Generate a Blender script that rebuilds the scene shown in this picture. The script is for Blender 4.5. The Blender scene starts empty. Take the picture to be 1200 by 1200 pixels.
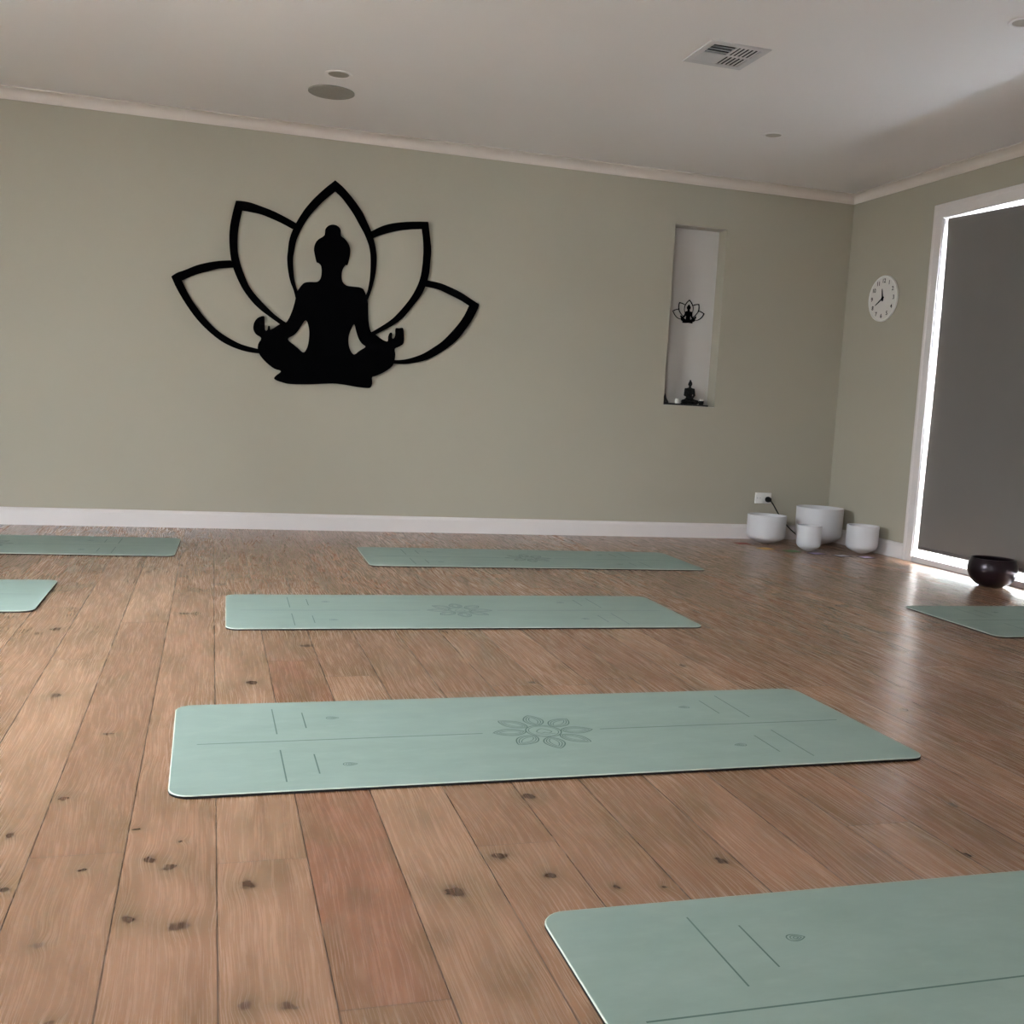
import bpy, bmesh, math, random
from mathutils import Vector, Matrix
from mathutils.geometry import tessellate_polygon
random.seed(7)
C = bpy.context.scene.collection
PI = math.pi

# ------------------------------------------------------------------ room measurements (metres)
CAM_H, YAW, PITCH, ROLL, FPX = 0.83162, 0.28612, -0.10143, 0.05538, 1214.14
YB, XS = 6.4751, 4.2649            # back wall plane, right wall plane
XL, YR = -2.75, -1.6                # left wall, rear wall (behind the camera)
FD, FH = 1.7, 1.85  # distance and height of the added shade wall
ZC = 2.418                         # ceiling
WT = 0.16                          # wall thickness

# ------------------------------------------------------------------ camera
fwd = Vector((math.sin(YAW)*math.cos(PITCH), math.cos(YAW)*math.cos(PITCH), math.sin(PITCH)))
rt = Vector((math.cos(YAW), -math.sin(YAW), 0)); up = rt.cross(fwd)
r2 = math.cos(ROLL)*rt + math.sin(ROLL)*up
u2 = -math.sin(ROLL)*rt + math.cos(ROLL)*up
cam = bpy.data.cameras.new('camera'); cam.sensor_width = 36; cam.lens = FPX/1200*36
cam.clip_start = 0.02
co = bpy.data.objects.new('camera', cam); C.objects.link(co)
M = Matrix((( r2.x, u2.x, -fwd.x, 0), (r2.y, u2.y, -fwd.y, 0), (r2.z, u2.z, -fwd.z, CAM_H), (0, 0, 0, 1)))
co.matrix_world = M
bpy.context.scene.camera = co

# ------------------------------------------------------------------ materials
def S(r, g, b):
    f = lambda c: ((c/255+0.055)/1.055)**2.4 if c > 10 else c/255/12.92
    return (f(r), f(g), f(b), 1)
class NT:
    def __init__(s, name):
        s.m = bpy.data.materials.new(name); s.m.use_nodes = True
        s.t = s.m.node_tree; s.p = s.t.nodes['Principled BSDF']; s.out = s.t.nodes['Material Output']
    def n(s, typ, **kw):
        x = s.t.nodes.new(typ)
        for k, v in kw.items():
            if k.startswith('_'): setattr(x, k[1:], v)
            else:
                key = int(k[1:]) if k[0] == 'i' and k[1:].isdigit() else k.replace('__', ' ')
                x.inputs[key].default_value = v
        return x
    def l(s, a, b): s.t.links.new(a, b)
    def math(s, op, a, b=None, clamp=False):
        x = s.t.nodes.new('ShaderNodeMath'); x.operation = op; x.use_clamp = clamp
        for i, v in enumerate((a, b)):
            if v is None: continue
            if isinstance(v, (int, float)): x.inputs[i].default_value = v
            else: s.l(v, x.inputs[i])
        return x.outputs[0]
    def mix(s, fac, a, b, blend='MIX'):
        x = s.t.nodes.new('ShaderNodeMix'); x.data_type = 'RGBA'; x.blend_type = blend
        for i, v in ((0, fac), (6, a), (7, b)):
            if isinstance(v, (int, float, tuple)): x.inputs[i].default_value = v
            else: s.l(v, x.inputs[i])
        return x.outputs[2]
    def ramp(s, v, stops, interp='LINEAR'):
        x = s.t.nodes.new('ShaderNodeValToRGB'); x.color_ramp.interpolation = interp
        e = x.color_ramp.elements
        while len(e) < len(stops): e.new(0.5)
        for k, (p, c) in enumerate(stops):
            e[k].position = p; e[k].color = c if isinstance(c, tuple) else (c, c, c, 1)
        s.l(v, x.inputs[0]); return x.outputs[0]
    def mrange(s, v, a, b, c, d, smooth=False):
        x = s.t.nodes.new('ShaderNodeMapRange'); s.l(v, x.inputs[0])
        if smooth: x.interpolation_type = 'SMOOTHSTEP'
        for i, q in zip((1, 2, 3, 4), (a, b, c, d)): x.inputs[i].default_value = q
        return x.outputs[0]

def plain(name, col, rough=0.6, metal=0.0, noise=0.04, scale=8, bump=0.0, bscale=200, spec=0.5, coord='Object'):
    t = NT(name); p = t.p
    tc = t.n('ShaderNodeTexCoord'); nz = t.n('ShaderNodeTexNoise', Scale=scale, Detail=3.0)
    t.l(tc.outputs[coord], nz.inputs['Vector'])
    f = t.mrange(nz.outputs[0], 0.3, 0.7, 1-noise, 1+noise)
    hv = t.n('ShaderNodeHueSaturation'); hv.inputs['Color'].default_value = col
    t.l(f, hv.inputs['Value']); t.l(hv.outputs[0], p.inputs['Base Color'])
    p.inputs['Roughness'].default_value = rough; p.inputs['Metallic'].default_value = metal
    p.inputs['Specular IOR Level'].default_value = spec
    if bump:
        n2 = t.n('ShaderNodeTexNoise', Scale=bscale, Detail=2.0); t.l(tc.outputs[coord], n2.inputs['Vector'])
        b = t.n('ShaderNodeBump', Strength=bump, Distance=0.002); t.l(n2.outputs[0], b.inputs['Height'])
        t.l(b.outputs[0], p.inputs['Normal'])
    return t.m

M_wall = plain('sage_wall_paint', S(169, 162, 146), 0.75, noise=0.012, scale=1.5, bump=0.12, bscale=350, spec=0.3)
M_dark = plain('charcoal_bounce_absorber', S(38, 38, 37), 0.8)  # unseen rear wall made dark to soak up bounced light
M_shade_wall = plain('grey_shade_wall', S(140, 138, 132), 0.9)  # for the unseen walls added to block daylight
M_pale = plain('pale_bounce_ground', S(226, 224, 220), 0.9)  # for the unseen ground added to return daylight
M_ceil = plain('white_ceiling_paint', S(237, 233, 232), 0.85, noise=0.01, scale=1.5, spec=0.3)
M_trim = plain('white_gloss_trim', S(216, 208, 205), 0.38, noise=0.01)
M_corn = plain('white_cornice_paint', S(214, 203, 194), 0.7, noise=0.01)
M_niche = plain('niche_offwhite_paint', S(196, 190, 184), 0.8, noise=0.02, scale=4)
M_black = plain('black_powder_coat', S(2, 2, 3), 0.8, noise=0.05, spec=0.03)
M_rubber = plain('black_rubber', S(16, 15, 15), 0.8, noise=0.1, spec=0.2)
M_blind = plain('grey_roller_blind_fabric', S(112, 107, 102), 0.9, noise=0.02, scale=3, bump=0.15, bscale=900, spec=0.2)
M_rail = plain('dark_bottom_rail', S(84, 80, 78), 0.6)
M_plast = plain('white_plastic', S(225, 222, 216), 0.35, noise=0.01)
M_dial = plain('clock_dial_white', S(214, 208, 202), 0.6, noise=0.01)
M_grille = plain('grey_speaker_mesh', S(150, 146, 138), 0.8, noise=0.05, scale=80)
M_lightlens = plain('frosted_lamp_lens', S(176, 170, 160), 0.5)
M_ventdark = plain('vent_dark_interior', S(44, 44, 52), 0.9)
M_vent = plain('vent_white_metal', S(205, 203, 205), 0.5, noise=0.01)
M_wax = plain('white_wax', S(236, 232, 224), 0.5)
M_stone = plain('charcoal_stone', S(30, 29, 28), 0.7, noise=0.3, scale=60, bump=0.4, bscale=120)
M_statue = plain('black_resin', S(8, 7, 7), 0.6, noise=0.2, scale=30, spec=0.2)
M_conc = plain('pale_concrete_paving', S(128, 126, 120), 0.9, noise=0.05, scale=3)

def quartz():
    t = NT('frosted_quartz'); p = t.p
    p.inputs['Base Color'].default_value = S(200, 197, 199); p.inputs['Roughness'].default_value = 0.45
    p.inputs['Subsurface Weight'].default_value = 0.3; p.inputs['Subsurface Scale'].default_value = 0.03
    p.inputs['Subsurface Radius'].default_value = (1, 1, 1)
    tc = t.n('ShaderNodeTexCoord'); nz = t.n('ShaderNodeTexNoise', Scale=260.0, Detail=2.0)
    t.l(tc.outputs['Object'], nz.inputs['Vector'])
    b = t.n('ShaderNodeBump', Strength=0.15, Distance=0.001); t.l(nz.outputs[0], b.inputs['Height']); t.l(b.outputs[0], p.inputs['Normal'])
    return t.m
M_quartz = quartz()

def bronze():
    t = NT('dark_purple_bronze'); p = t.p
    tc = t.n('ShaderNodeTexCoord'); vo = t.n('ShaderNodeTexVoronoi', Scale=42.0)
    t.l(tc.outputs['Object'], vo.inputs['Vector'])
    nz = t.n('ShaderNodeTexNoise', Scale=9.0, Detail=3.0); t.l(tc.outputs['Object'], nz.inputs['Vector'])
    t.l(t.mix(nz.outputs[0], S(26, 18, 20), S(46, 32, 40)), p.inputs['Base Color'])
    p.inputs['Metallic'].default_value = 0.55; p.inputs['Roughness'].default_value = 0.28
    b = t.n('ShaderNodeBump', Strength=0.1, Distance=0.002); t.l(vo.outputs[0], b.inputs['Height']); t.l(b.outputs[0], p.inputs['Normal'])
    return t.m
M_bronze = bronze()

def mat_green():
    t = NT('sage_green_mat_surface'); p = t.p
    tc = t.n('ShaderNodeTexCoord')
    mp = t.n('ShaderNodeMapping'); mp.inputs['Scale'].default_value = (1.0, 2.2, 1); t.l(tc.outputs['Object'], mp.inputs[0])
    oi = t.n('ShaderNodeObjectInfo')
    ad = t.n('ShaderNodeVectorMath', _operation='ADD'); t.l(mp.outputs[0], ad.inputs[0]); t.l(oi.outputs['Location'], ad.inputs[1])
    n1 = t.n('ShaderNodeTexNoise', Scale=4.0, Detail=5.0, Roughness=0.65); t.l(ad.outputs[0], n1.inputs['Vector'])
    c = t.mix(t.mrange(n1.outputs[0], 0.3, 0.7, 0, 1), S(131, 149, 138), S(142, 158, 148))
    n2 = t.n('ShaderNodeTexNoise', Scale=14.0, Detail=4.0); t.l(ad.outputs[0], n2.inputs['Vector'])
    c = t.mix(t.mrange(n2.outputs[0], 0.55, 0.75, 0, 0.35), c, S(150, 163, 154))
    t.l(c, p.inputs['Base Color'])
    p.inputs['Roughness'].default_value = 0.62; p.inputs['Specular IOR Level'].default_value = 0.35
    n3 = t.n('ShaderNodeTexNoise', Scale=700.0, Detail=1.0); t.l(tc.outputs['Object'], n3.inputs['Vector'])
    b = t.n('ShaderNodeBump', Strength=0.1, Distance=0.001); t.l(n3.outputs[0], b.inputs['Height']); t.l(b.outputs[0], p.inputs['Normal'])
    return t.m
M_mat = mat_green()
M_edge = plain('pale_mat_rim', S(192, 200, 186), 0.6, noise=0.02)
M_etch = plain('etched_mat_lines', S(92, 112, 103), 0.8, noise=0.05, spec=0.2)

# ---- wide oak boards: UV 'plank' = (metres across the board, metres along), colour attribute 'tone' = per-board values
KNOTS = [(-.378,2.914,1.2),(-.214,2.573,.7),(-.265,2.173,1.0),(-.335,2.0,.8),(-.086,1.855,1.0),(-.051,1.818,1.1),(-.103,1.645,1.1),
 (-.028,1.61,1.1),(-.228,1.586,.6),(-.306,1.778,.8),(-.195,1.832,.7),(.08,1.734,1.2),(.064,1.372,.7),(.122,1.363,.7),(.421,1.648,1.6),
 (.535,1.773,1.1),(.605,1.684,1.1),(.677,2.05,1.3),(.945,1.685,.9),(1.021,2.151,.8),(.131,3.0,1.5),(1.615,1.867,.7),
 (.326,3.438,1.5),(.957,2.933,1.1),(1.537,3.099,.9),(-.116,1.993,.5),(-.035,1.93,.5),(-.183,1.378,.7),
 (-.072,3.968,1.4),(2.81,4.099,1.0),(1.458,1.63,.6),(.705,1.618,.6),(.793,1.602,.6),(-.485,3.722,1.3),(2.0,2.55,1.0)]
def floor_mat():
    t = NT('limed_oak_boards'); p = t.p
    tc = t.n('ShaderNodeTexCoord'); uv = t.n('ShaderNodeUVMap', _uv_map='plank')
    at = t.n('ShaderNodeAttribute', _attribute_name='tone'); sep = t.n('ShaderNodeSeparateColor'); t.l(at.outputs['Color'], sep.inputs[0])
    tone, hue, off = sep.outputs[0], sep.outputs[1], sep.outputs[2]
    sx = t.n('ShaderNodeSeparateXYZ'); t.l(uv.outputs[0], sx.inputs[0])
    so = t.n('ShaderNodeSeparateXYZ'); t.l(tc.outputs['Object'], so.inputs[0])
    X, Y = so.outputs[0], so.outputs[1]
    # warp the grain
    w1 = t.n('ShaderNodeTexNoise', Scale=1.0, Detail=2.0)
    cw = t.n('ShaderNodeCombineXYZ'); t.l(t.math('MULTIPLY', X, 5.0), cw.inputs[0]); t.l(t.math('MULTIPLY', Y, 2.0), cw.inputs[1]); t.l(t.math('MULTIPLY', off, 40.0), cw.inputs[2])
    t.l(cw.outputs[0], w1.inputs['Vector'])
    warp = t.math('MULTIPLY', t.math('SUBTRACT', w1.outputs[0], 0.5), 0.045)
    nk = t.n('ShaderNodeTexNoise', Scale=55.0, Detail=2.0); t.l(tc.outputs['Object'], nk.inputs['Vector'])
    sk = t.n('ShaderNodeSeparateColor'); t.l(nk.outputs[1], sk.inputs[0])
    XK = t.math('ADD', X, t.math('MULTIPLY', t.math('SUBTRACT', sk.outputs[0], 0.5), 0.022))
    YK = t.math('ADD', Y, t.math('MULTIPLY', t.math('SUBTRACT', sk.outputs[1], 0.5), 0.030))
    # knots: distance fields (real marks in the boards)
    knot = None; halo = None; halo_s = None; push = None
    for kx, ky, s in KNOTS:
        ex = 0.62+0.5*((kx*37.7+ky*11.3) % 1.0); dx = t.math('MULTIPLY', t.math('SUBTRACT', XK, kx), ex); dy = t.math('MULTIPLY', t.math('SUBTRACT', YK, ky), 0.8/ex**0.5)
        d2 = t.math('ADD', t.math('MULTIPLY', dx, dx), t.math('MULTIPLY', dy, dy))
        dxs = t.math('SUBTRACT', X, kx); dys = t.math('MULTIPLY', t.math('SUBTRACT', Y, ky), 0.75)
        hs = t.math('EXPONENT', t.math('MULTIPLY', t.math('ADD', t.math('MULTIPLY', dxs, dxs), t.math('MULTIPLY', dys, dys)), -1.0/(0.030*s)**2))
        halo_s = hs if halo_s is None else t.math('ADD', halo_s, hs)
        g = t.math('EXPONENT', t.math('MULTIPLY', d2, -1.0/(0.0085*s)**2))
        h = t.math('EXPONENT', t.math('MULTIPLY', d2, -1.0/(0.030*s)**2))
        knot = g if knot is None else t.math('ADD', knot, g)
        halo = h if halo is None else t.math('ADD', halo, h)
    xw = t.math('ADD', t.math('ADD', X, warp), t.math('MULTIPLY', halo_s, 0.009))
    # ring / cathedral figure
    cr = t.n('ShaderNodeCombineXYZ'); t.l(t.math('MULTIPLY', xw, 11.0), cr.inputs[0]); t.l(t.math('MULTIPLY', Y, 0.8), cr.inputs[1]); t.l(t.math('MULTIPLY', off, 60.0), cr.inputs[2])
    nr = t.n('ShaderNodeTexNoise', Scale=1.0, Detail=1.5, Roughness=0.4); t.l(cr.outputs[0], nr.inputs['Vector'])
    rings = t.math('SINE', t.math('MULTIPLY', nr.outputs[0], 150.0))
    rings = t.mrange(rings, -1, 1, 0, 1)
    # fine pores
    cf = t.n('ShaderNodeCombineXYZ'); t.l(t.math('MULTIPLY', xw, 400.0), cf.inputs[0]); t.l(t.math('MULTIPLY', Y, 6.0), cf.inputs[1]); t.l(t.math('MULTIPLY', off, 90.0), cf.inputs[2])
    nf = t.n('ShaderNodeTexNoise', Scale=1.0, Detail=4.0, Roughness=0.6); t.l(cf.outputs[0], nf.inputs['Vector'])
    cf2 = t.n('ShaderNodeCombineXYZ'); t.l(t.math('MULTIPLY', xw, 42.0), cf2.inputs[0]); t.l(t.math('MULTIPLY', Y, 1.6), cf2.inputs[1]); t.l(t.math('MULTIPLY', off, 70.0), cf2.inputs[2])
    nf2 = t.n('ShaderNodeTexNoise', Scale=1.0, Detail=3.0); t.l(cf2.outputs[0], nf2.inputs['Vector'])
    # blotches
    cb = t.n('ShaderNodeCombineXYZ'); t.l(t.math('MULTIPLY', X, 9.0), cb.inputs[0]); t.l(t.math('MULTIPLY', Y, 3.5), cb.inputs[1]); t.l(t.math('MULTIPLY', off, 30.0), cb.inputs[2])
    nb = t.n('ShaderNodeTexNoise', Scale=1.0, Detail=3.0); t.l(cb.outputs[0], nb.inputs['Vector'])
    base = t.mix(tone, S(142, 107, 81), S(184, 145, 115))
    base = t.mix(t.math('MULTIPLY', hue, 0.6), base, S(146, 96, 73))
    base = t.mix(t.mrange(nb.outputs[0], 0.45, 0.66, 0, 0.75), base, S(124, 98, 70))
    base = t.mix(t.mrange(nf2.outputs[0], 0.3, 0.7, 0.0, 0.36), base, S(118, 80, 58))
    rmask = t.mrange(w1.outputs[0], 0.42, 0.60, 0.03, 0.17)
    base = t.mix(t.math('MULTIPLY', t.mrange(rings, 0.6, 1.0, 0, 1), rmask), base, S(198, 158, 130))
    base = t.mix(t.mrange(nf.outputs[0], 0.55, 0.72, 0, 0.09), base, S(198, 158, 130))
    base = t.mix(t.mrange(nf.outputs[0], 0.46, 0.3, 0, 0.10), base, S(104, 70, 50))
    # random small knots / dark flecks
    cv = t.n('ShaderNodeCombineXYZ'); t.l(t.math('MULTIPLY', X, 3.4), cv.inputs[0]); t.l(t.math('MULTIPLY', Y, 2.2), cv.inputs[1]); t.l(t.math('MULTIPLY', off, 20.0), cv.inputs[2])
    vo = t.n('ShaderNodeTexVoronoi', Scale=1.0); t.l(cv.outputs[0], vo.inputs['Vector'])
    base = t.mix(t.mrange(vo.outputs[0], 0.02, 0.13, 0.5, 0, True), base, S(112, 84, 60))
    base = t.mix(t.mrange(halo, 0.03, 0.9, 0, 0.6), base, S(118, 96, 70))
    base = t.mix(t.mrange(knot, 0.05, 0.42, 0, 0.85), base, S(74, 48, 36))
    # joints
    u, v = sx.outputs[0], sx.outputs[1]      # distances to the edges, in mm, stored as UV
    eu = t.mrange(u, 0.0004, 0.0022, 1, 0, True); ev = t.mrange(v, 0.0004, 0.0022, 1, 0, True)
    edge = t.math('MAXIMUM', eu, t.math('MULTIPLY', ev, 0.7))
    base = t.mix(t.math('MULTIPLY', edge, 0.8), base, S(48, 32, 24))
    t.l(base, p.inputs['Base Color'])
    t.l(t.mrange(nf.outputs[0], 0.3, 0.7, 0.25, 0.29), p.inputs['Roughness'])
    p.inputs['Specular IOR Level'].default_value = 0.9
    hgt = t.math('SUBTRACT', t.math('MULTIPLY', t.math('ADD', nf.outputs[0], t.math('MULTIPLY', rings, 0.08)), 0.04), t.math('MULTIPLY', edge, 1.5))
    b = t.n('ShaderNodeBump', Strength=0.10, Distance=0.0016); t.l(hgt, b.inputs['Height']); t.l(b.outputs[0], p.inputs['Normal'])
    return t.m
M_floor = floor_mat()

def glass_pane():
    t = NT('window_glass'); t.t.nodes.remove(t.p)
    tr = t.n('ShaderNodeBsdfTransparent'); tr.inputs[0].default_value = (0.97, 0.98, 0.98, 1)
    gl = t.n('ShaderNodeBsdfGlossy'); gl.inputs['Roughness'].default_value = 0.02
    fr = t.n('ShaderNodeFresnel'); fr.inputs[0].default_value = 1.5
    mx = t.n('ShaderNodeMixShader'); t.l(t.math('MULTIPLY', fr.outputs[0], 0.6), mx.inputs[0]); t.l(tr.outputs[0], mx.inputs[1]); t.l(gl.outputs[0], mx.inputs[2])
    t.l(mx.outputs[0], t.out.inputs[0]); return t.m
M_glass = glass_pane()

# ------------------------------------------------------------------ mesh helpers
def link(name, bm, mats, parent=None, smooth=False, loc=None):
    me = bpy.data.meshes.new(name)
    bmesh.ops.recalc_face_normals(bm, faces=bm.faces)
    if smooth:
        for f in bm.faces: f.smooth = True
    bm.to_mesh(me); bm.free()
    if not isinstance(mats, (list, tuple)): mats = [mats]
    for m in mats: me.materials.append(m)
    o = bpy.data.objects.new(name, me); C.objects.link(o)
    if parent is not None: o.parent = parent
    if loc is not None: o.location = loc
    return o
def sharp(o, ang=35):
    me = o.data
    for p in me.polygons: p.use_smooth = True
    try: me.set_sharp_from_angle(angle=math.radians(ang))
    except Exception: pass
def box(bm, x0, x1, y0, y1, z0, z1, bev=0, mi=0, seg=2):
    vs = [bm.verts.new((x, y, z)) for x in (x0, x1) for y in (y0, y1) for z in (z0, z1)]
    fs = [bm.faces.new([vs[i] for i in q]) for q in ((0,1,3,2),(4,6,7,5),(0,4,5,1),(2,3,7,6),(0,2,6,4),(1,5,7,3))]
    for f in fs: f.material_index = mi
    if bev:
        es = list({e for f in fs for e in f.edges})
        r = bmesh.ops.bevel(bm, geom=es, offset=bev, segments=seg, profile=0.5, affect='EDGES')
        for f in r['faces']: f.material_index = mi
    return fs
def lathe(bm, prof, n=64, cx=0, cy=0, cap_end=False):
    rings = []
    for r, z in prof:
        if r < 1e-6: rings.append([bm.verts.new((cx, cy, z))])
        else: rings.append([bm.verts.new((cx+r*math.cos(2*PI*k/n), cy+r*math.sin(2*PI*k/n), z)) for k in range(n)])
    for a, b in zip(rings, rings[1:]):
        for k in range(n):
            k2 = (k+1) % n
            if len(a) == 1 and len(b) == 1: continue
            if len(a) == 1: bm.faces.new((a[0], b[k], b[k2]))
            elif len(b) == 1: bm.faces.new((a[k], b[0], a[k2]))
            else: bm.faces.new((a[k], b[k], b[k2], a[k2]))
def tube(bm, pts, r, n=10):
    pts = [Vector(p) for p in pts]; prev = None; rings = []
    for i, p in enumerate(pts):
        d = (pts[min(i+1, len(pts)-1)]-pts[max(i-1, 0)]).normalized()
        a = d.cross(Vector((0, 0, 1)))
        if a.length < 1e-3: a = d.cross(Vector((1, 0, 0)))
        a.normalize(); b = d.cross(a)
        rings.append([bm.verts.new(p+(a*math.cos(2*PI*k/n)+b*math.sin(2*PI*k/n))*r) for k in range(n)])
    for a, b in zip(rings, rings[1:]):
        for k in range(n): bm.faces.new((a[k], a[(k+1) % n], b[(k+1) % n], b[k]))
    bm.faces.new(rings[0]); bm.faces.new(rings[-1][::-1])
def catmull(p, n=4, closed=False):
    out = []; N = len(p)
    rng = range(N) if closed else range(N-1)
    for i in rng:
        if closed: a, b, c, d = p[(i-1) % N], p[i], p[(i+1) % N], p[(i+2) % N]
        else: a, b, c, d = p[max(i-1, 0)], p[i], p[i+1], p[min(i+2, N-1)]
        for k in range(n):
            t = k/n
            out.append(tuple(0.5*((2*b[j])+(-a[j]+c[j])*t+(2*a[j]-5*b[j]+4*c[j]-d[j])*t*t+(-a[j]+3*b[j]-3*c[j]+d[j])*t**3) for j in range(len(b))))
    if not closed: out.append(tuple(p[-1]))
    return out
def slab(bm, loops, fn, d0, d1):
    """extrude a polygon with holes; fn(u, v, d) -> 3D"""
    tri = tessellate_polygon([[Vector((a, b, 0)) for a, b in L] for L in loops])
    flat = [q for L in loops for q in L]
    F = [bm.verts.new(fn(a, b, d0)) for a, b in flat]; B = [bm.verts.new(fn(a, b, d1)) for a, b in flat]
    for t in tri:
        try: bm.faces.new([F[i] for i in t]); bm.faces.new([B[i] for i in t][::-1])
        except ValueError: pass
    k = 0
    for L in loops:
        n = len(L)
        for i in range(n):
            a, b = k+i, k+(i+1) % n
            bm.faces.new((F[a], F[b], B[b], B[a]))
        k += n
def empty(name, loc=(0, 0, 0), rz=0):
    o = bpy.data.objects.new(name, None); C.objects.link(o); o.location = loc; o.rotation_euler = (0, 0, rz)
    o.empty_display_size = 0.1
    return o
def tag(o, label, cat=None, group=None):
    o['label'] = label
    if cat: o['category'] = cat
    if group: o['group'] = group
    return o
def structure(o): o['kind'] = 'structure'; return o

# ------------------------------------------------------------------ floor: every board its own quad, with real joint positions
PW, PX0 = 0.158, 0.0285
bm = bmesh.new(); uvl = bm.loops.layers.uv.new('plank'); cl = bm.loops.layers.color.new('tone')
JOINTS = {-3: [3.3], -2: [1.895, 3.823], -1: [0.95, 5.1], 0: [1.822, 4.3], 1: [1.336, 3.244, 5.2], 2: [0.7, 3.05], 3: [1.82, 4.6], 4: [0.9, 2.85]}
TONES = {(-3, 0): (.75, .1), (-3, 1): (.6, .2), (-2, 0): (.45, .05), (-2, 1): (.25, .35), (-2, 2): (.9, .0), (-1, 1): (.65, .55), (-1, 0): (.6, .5), (-1, 2): (.6, .2),
 (0, 0): (.72, .45), (0, 1): (.75, .2), (0, 2): (.45, .3), (1, 0): (.5, .6), (1, 1): (.05, 1.0), (1, 2): (.4, .3), (2, 1): (.72, .1), (2, 0): (.7, .2), (2, 2): (.3, .3),
 (3, 0): (.6, .35), (3, 1): (.2, .15), (4, 1): (.3, .3), (4, 2): (.1, .4), (5, 1): (.2, .6)}
k0 = int((XL-PX0)//PW)-1
k = k0
while PX0+k*PW < XS+0.0:
    xa, xb = max(PX0+k*PW, XL), min(PX0+(k+1)*PW, XS)
    if xb > xa:
        js = JOINTS.get(k)
        if js is None:
            js = []; y = YR+random.uniform(0.3, 1.9)
            while y < YB-0.3: js.append(y); y += random.choice((1.9, 1.9, 1.5, 1.2))
        ys = [YR]+js+[YB]
        for i in range(len(ys)-1):
            ya, yb_ = ys[i], ys[i+1]
            tn = TONES.get((k, i), (random.uniform(0.05, 0.8), random.uniform(0, 0.8)))
            col = (tn[0], tn[1], random.random(), 1)
            # 3x3 grid so the edge-distance UVs are exact near the joints
            gx = [xa, xa+0.01, xb-0.01, xb]; gy = [ya, ya+0.01, yb_-0.01, yb_]
            if xb-xa < 0.03: gx = [xa, xb]
            du = lambda x: min(x-xa, xb-x); dv = lambda y: min(y-ya, yb_-y)
            V = [[bm.verts.new((x, y, 0)) for y in gy] for x in gx]
            for a in range(len(gx)-1):
                for b in range(3):
                    f = bm.faces.new((V[a][b], V[a+1][b], V[a+1][b+1], V[a][b+1]))
                    for L in f.loops:
                        L[uvl].uv = (max(0, du(L.vert.co.x)) if len(gx) > 2 else 0.01, max(0, dv(L.vert.co.y))); L[cl] = col
    k += 1
# slab underneath
box(bm, XL, XS, YR, YB, -0.08, -0.004)
fl = link('floor', bm, M_floor); structure(fl)

# ------------------------------------------------------------------ walls
NX0, NX1, NZ0, NZ1, ND = 2.926, 3.306, 0.900, 2.094, 0.115     # niche
bm = bmesh.new()
BT = YB+0.20
box(bm, XL-WT, NX0, YB, BT, -0.08, ZC+0.1)
box(bm, NX1, XS+WT, YB, BT, -0.08, ZC+0.1)
box(bm, NX0, NX1, YB, BT, -0.08, NZ0)
box(bm, NX0, NX1, YB, BT, NZ1, ZC+0.1)
box(bm, NX0, NX1, YB+ND, BT, NZ0, NZ1, mi=1)
# painted lining of the niche sides
e = 0.0015
box(bm, NX0, NX0+e, YB+0.001, YB+ND, NZ0, NZ1, mi=0)
box(bm, NX0, NX1, YB+0.001, YB+ND, NZ0, NZ0+e, mi=1)
box(bm, NX0, NX1, YB+0.001, YB+ND, NZ1-e, NZ1, mi=1)
structure(link('wall_back', bm, [M_wall, M_niche]))
# right wall with the glazed opening
OY0, OY1, OZ0, OZ1 = 2.95, 5.510, 0.034, 2.125
bm = bmesh.new()
box(bm, XS, XS+WT, OY1, YB, -0.08, ZC+0.1)
box(bm, XS, XS+WT, YR, OY0, -0.08, ZC+0.1)
box(bm, XS, XS+WT, OY0, OY1, OZ1, ZC+0.1)
box(bm, XS, XS+WT, OY0, OY1, -0.08, 0.0)
structure(link('wall_right', bm, M_wall))
# unseen left and rear walls, each with an opening added to shape the daylight
LY0, LY1, LZ0, LZ1 = 2.6, 3.9, 0.05, 2.1
RX0, RX1, RZ0, RZ1 = -2.65, -1.35, 0.05, 2.1
bm = bmesh.new()
box(bm, XL-WT, XL, LY1, YB, -0.08, ZC+0.1); box(bm, XL-WT, XL, YR, LY0, -0.08, ZC+0.1)
box(bm, XL-WT, XL, LY0, LY1, LZ1, ZC+0.1); box(bm, XL-WT, XL, LY0, LY1, -0.08, LZ0)
structure(link('wall_left', bm, M_wall))
bm = bmesh.new(); box(bm, XL-WT, RX0, YR-WT, YR, -0.08, ZC+0.1); box(bm, RX1, XS+WT, YR-WT, YR, -0.08, ZC+0.1)
box(bm, RX0, RX1, YR-WT, YR, RZ1, ZC+0.1); box(bm, RX0, RX1, YR-WT, YR, -0.08, RZ0); structure(link('wall_rear', bm, M_dark))
bm = bmesh.new(); box(bm, XL, XS, YR, YB, ZC, ZC+0.1); structure(link('ceiling', bm, M_ceil))

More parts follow.
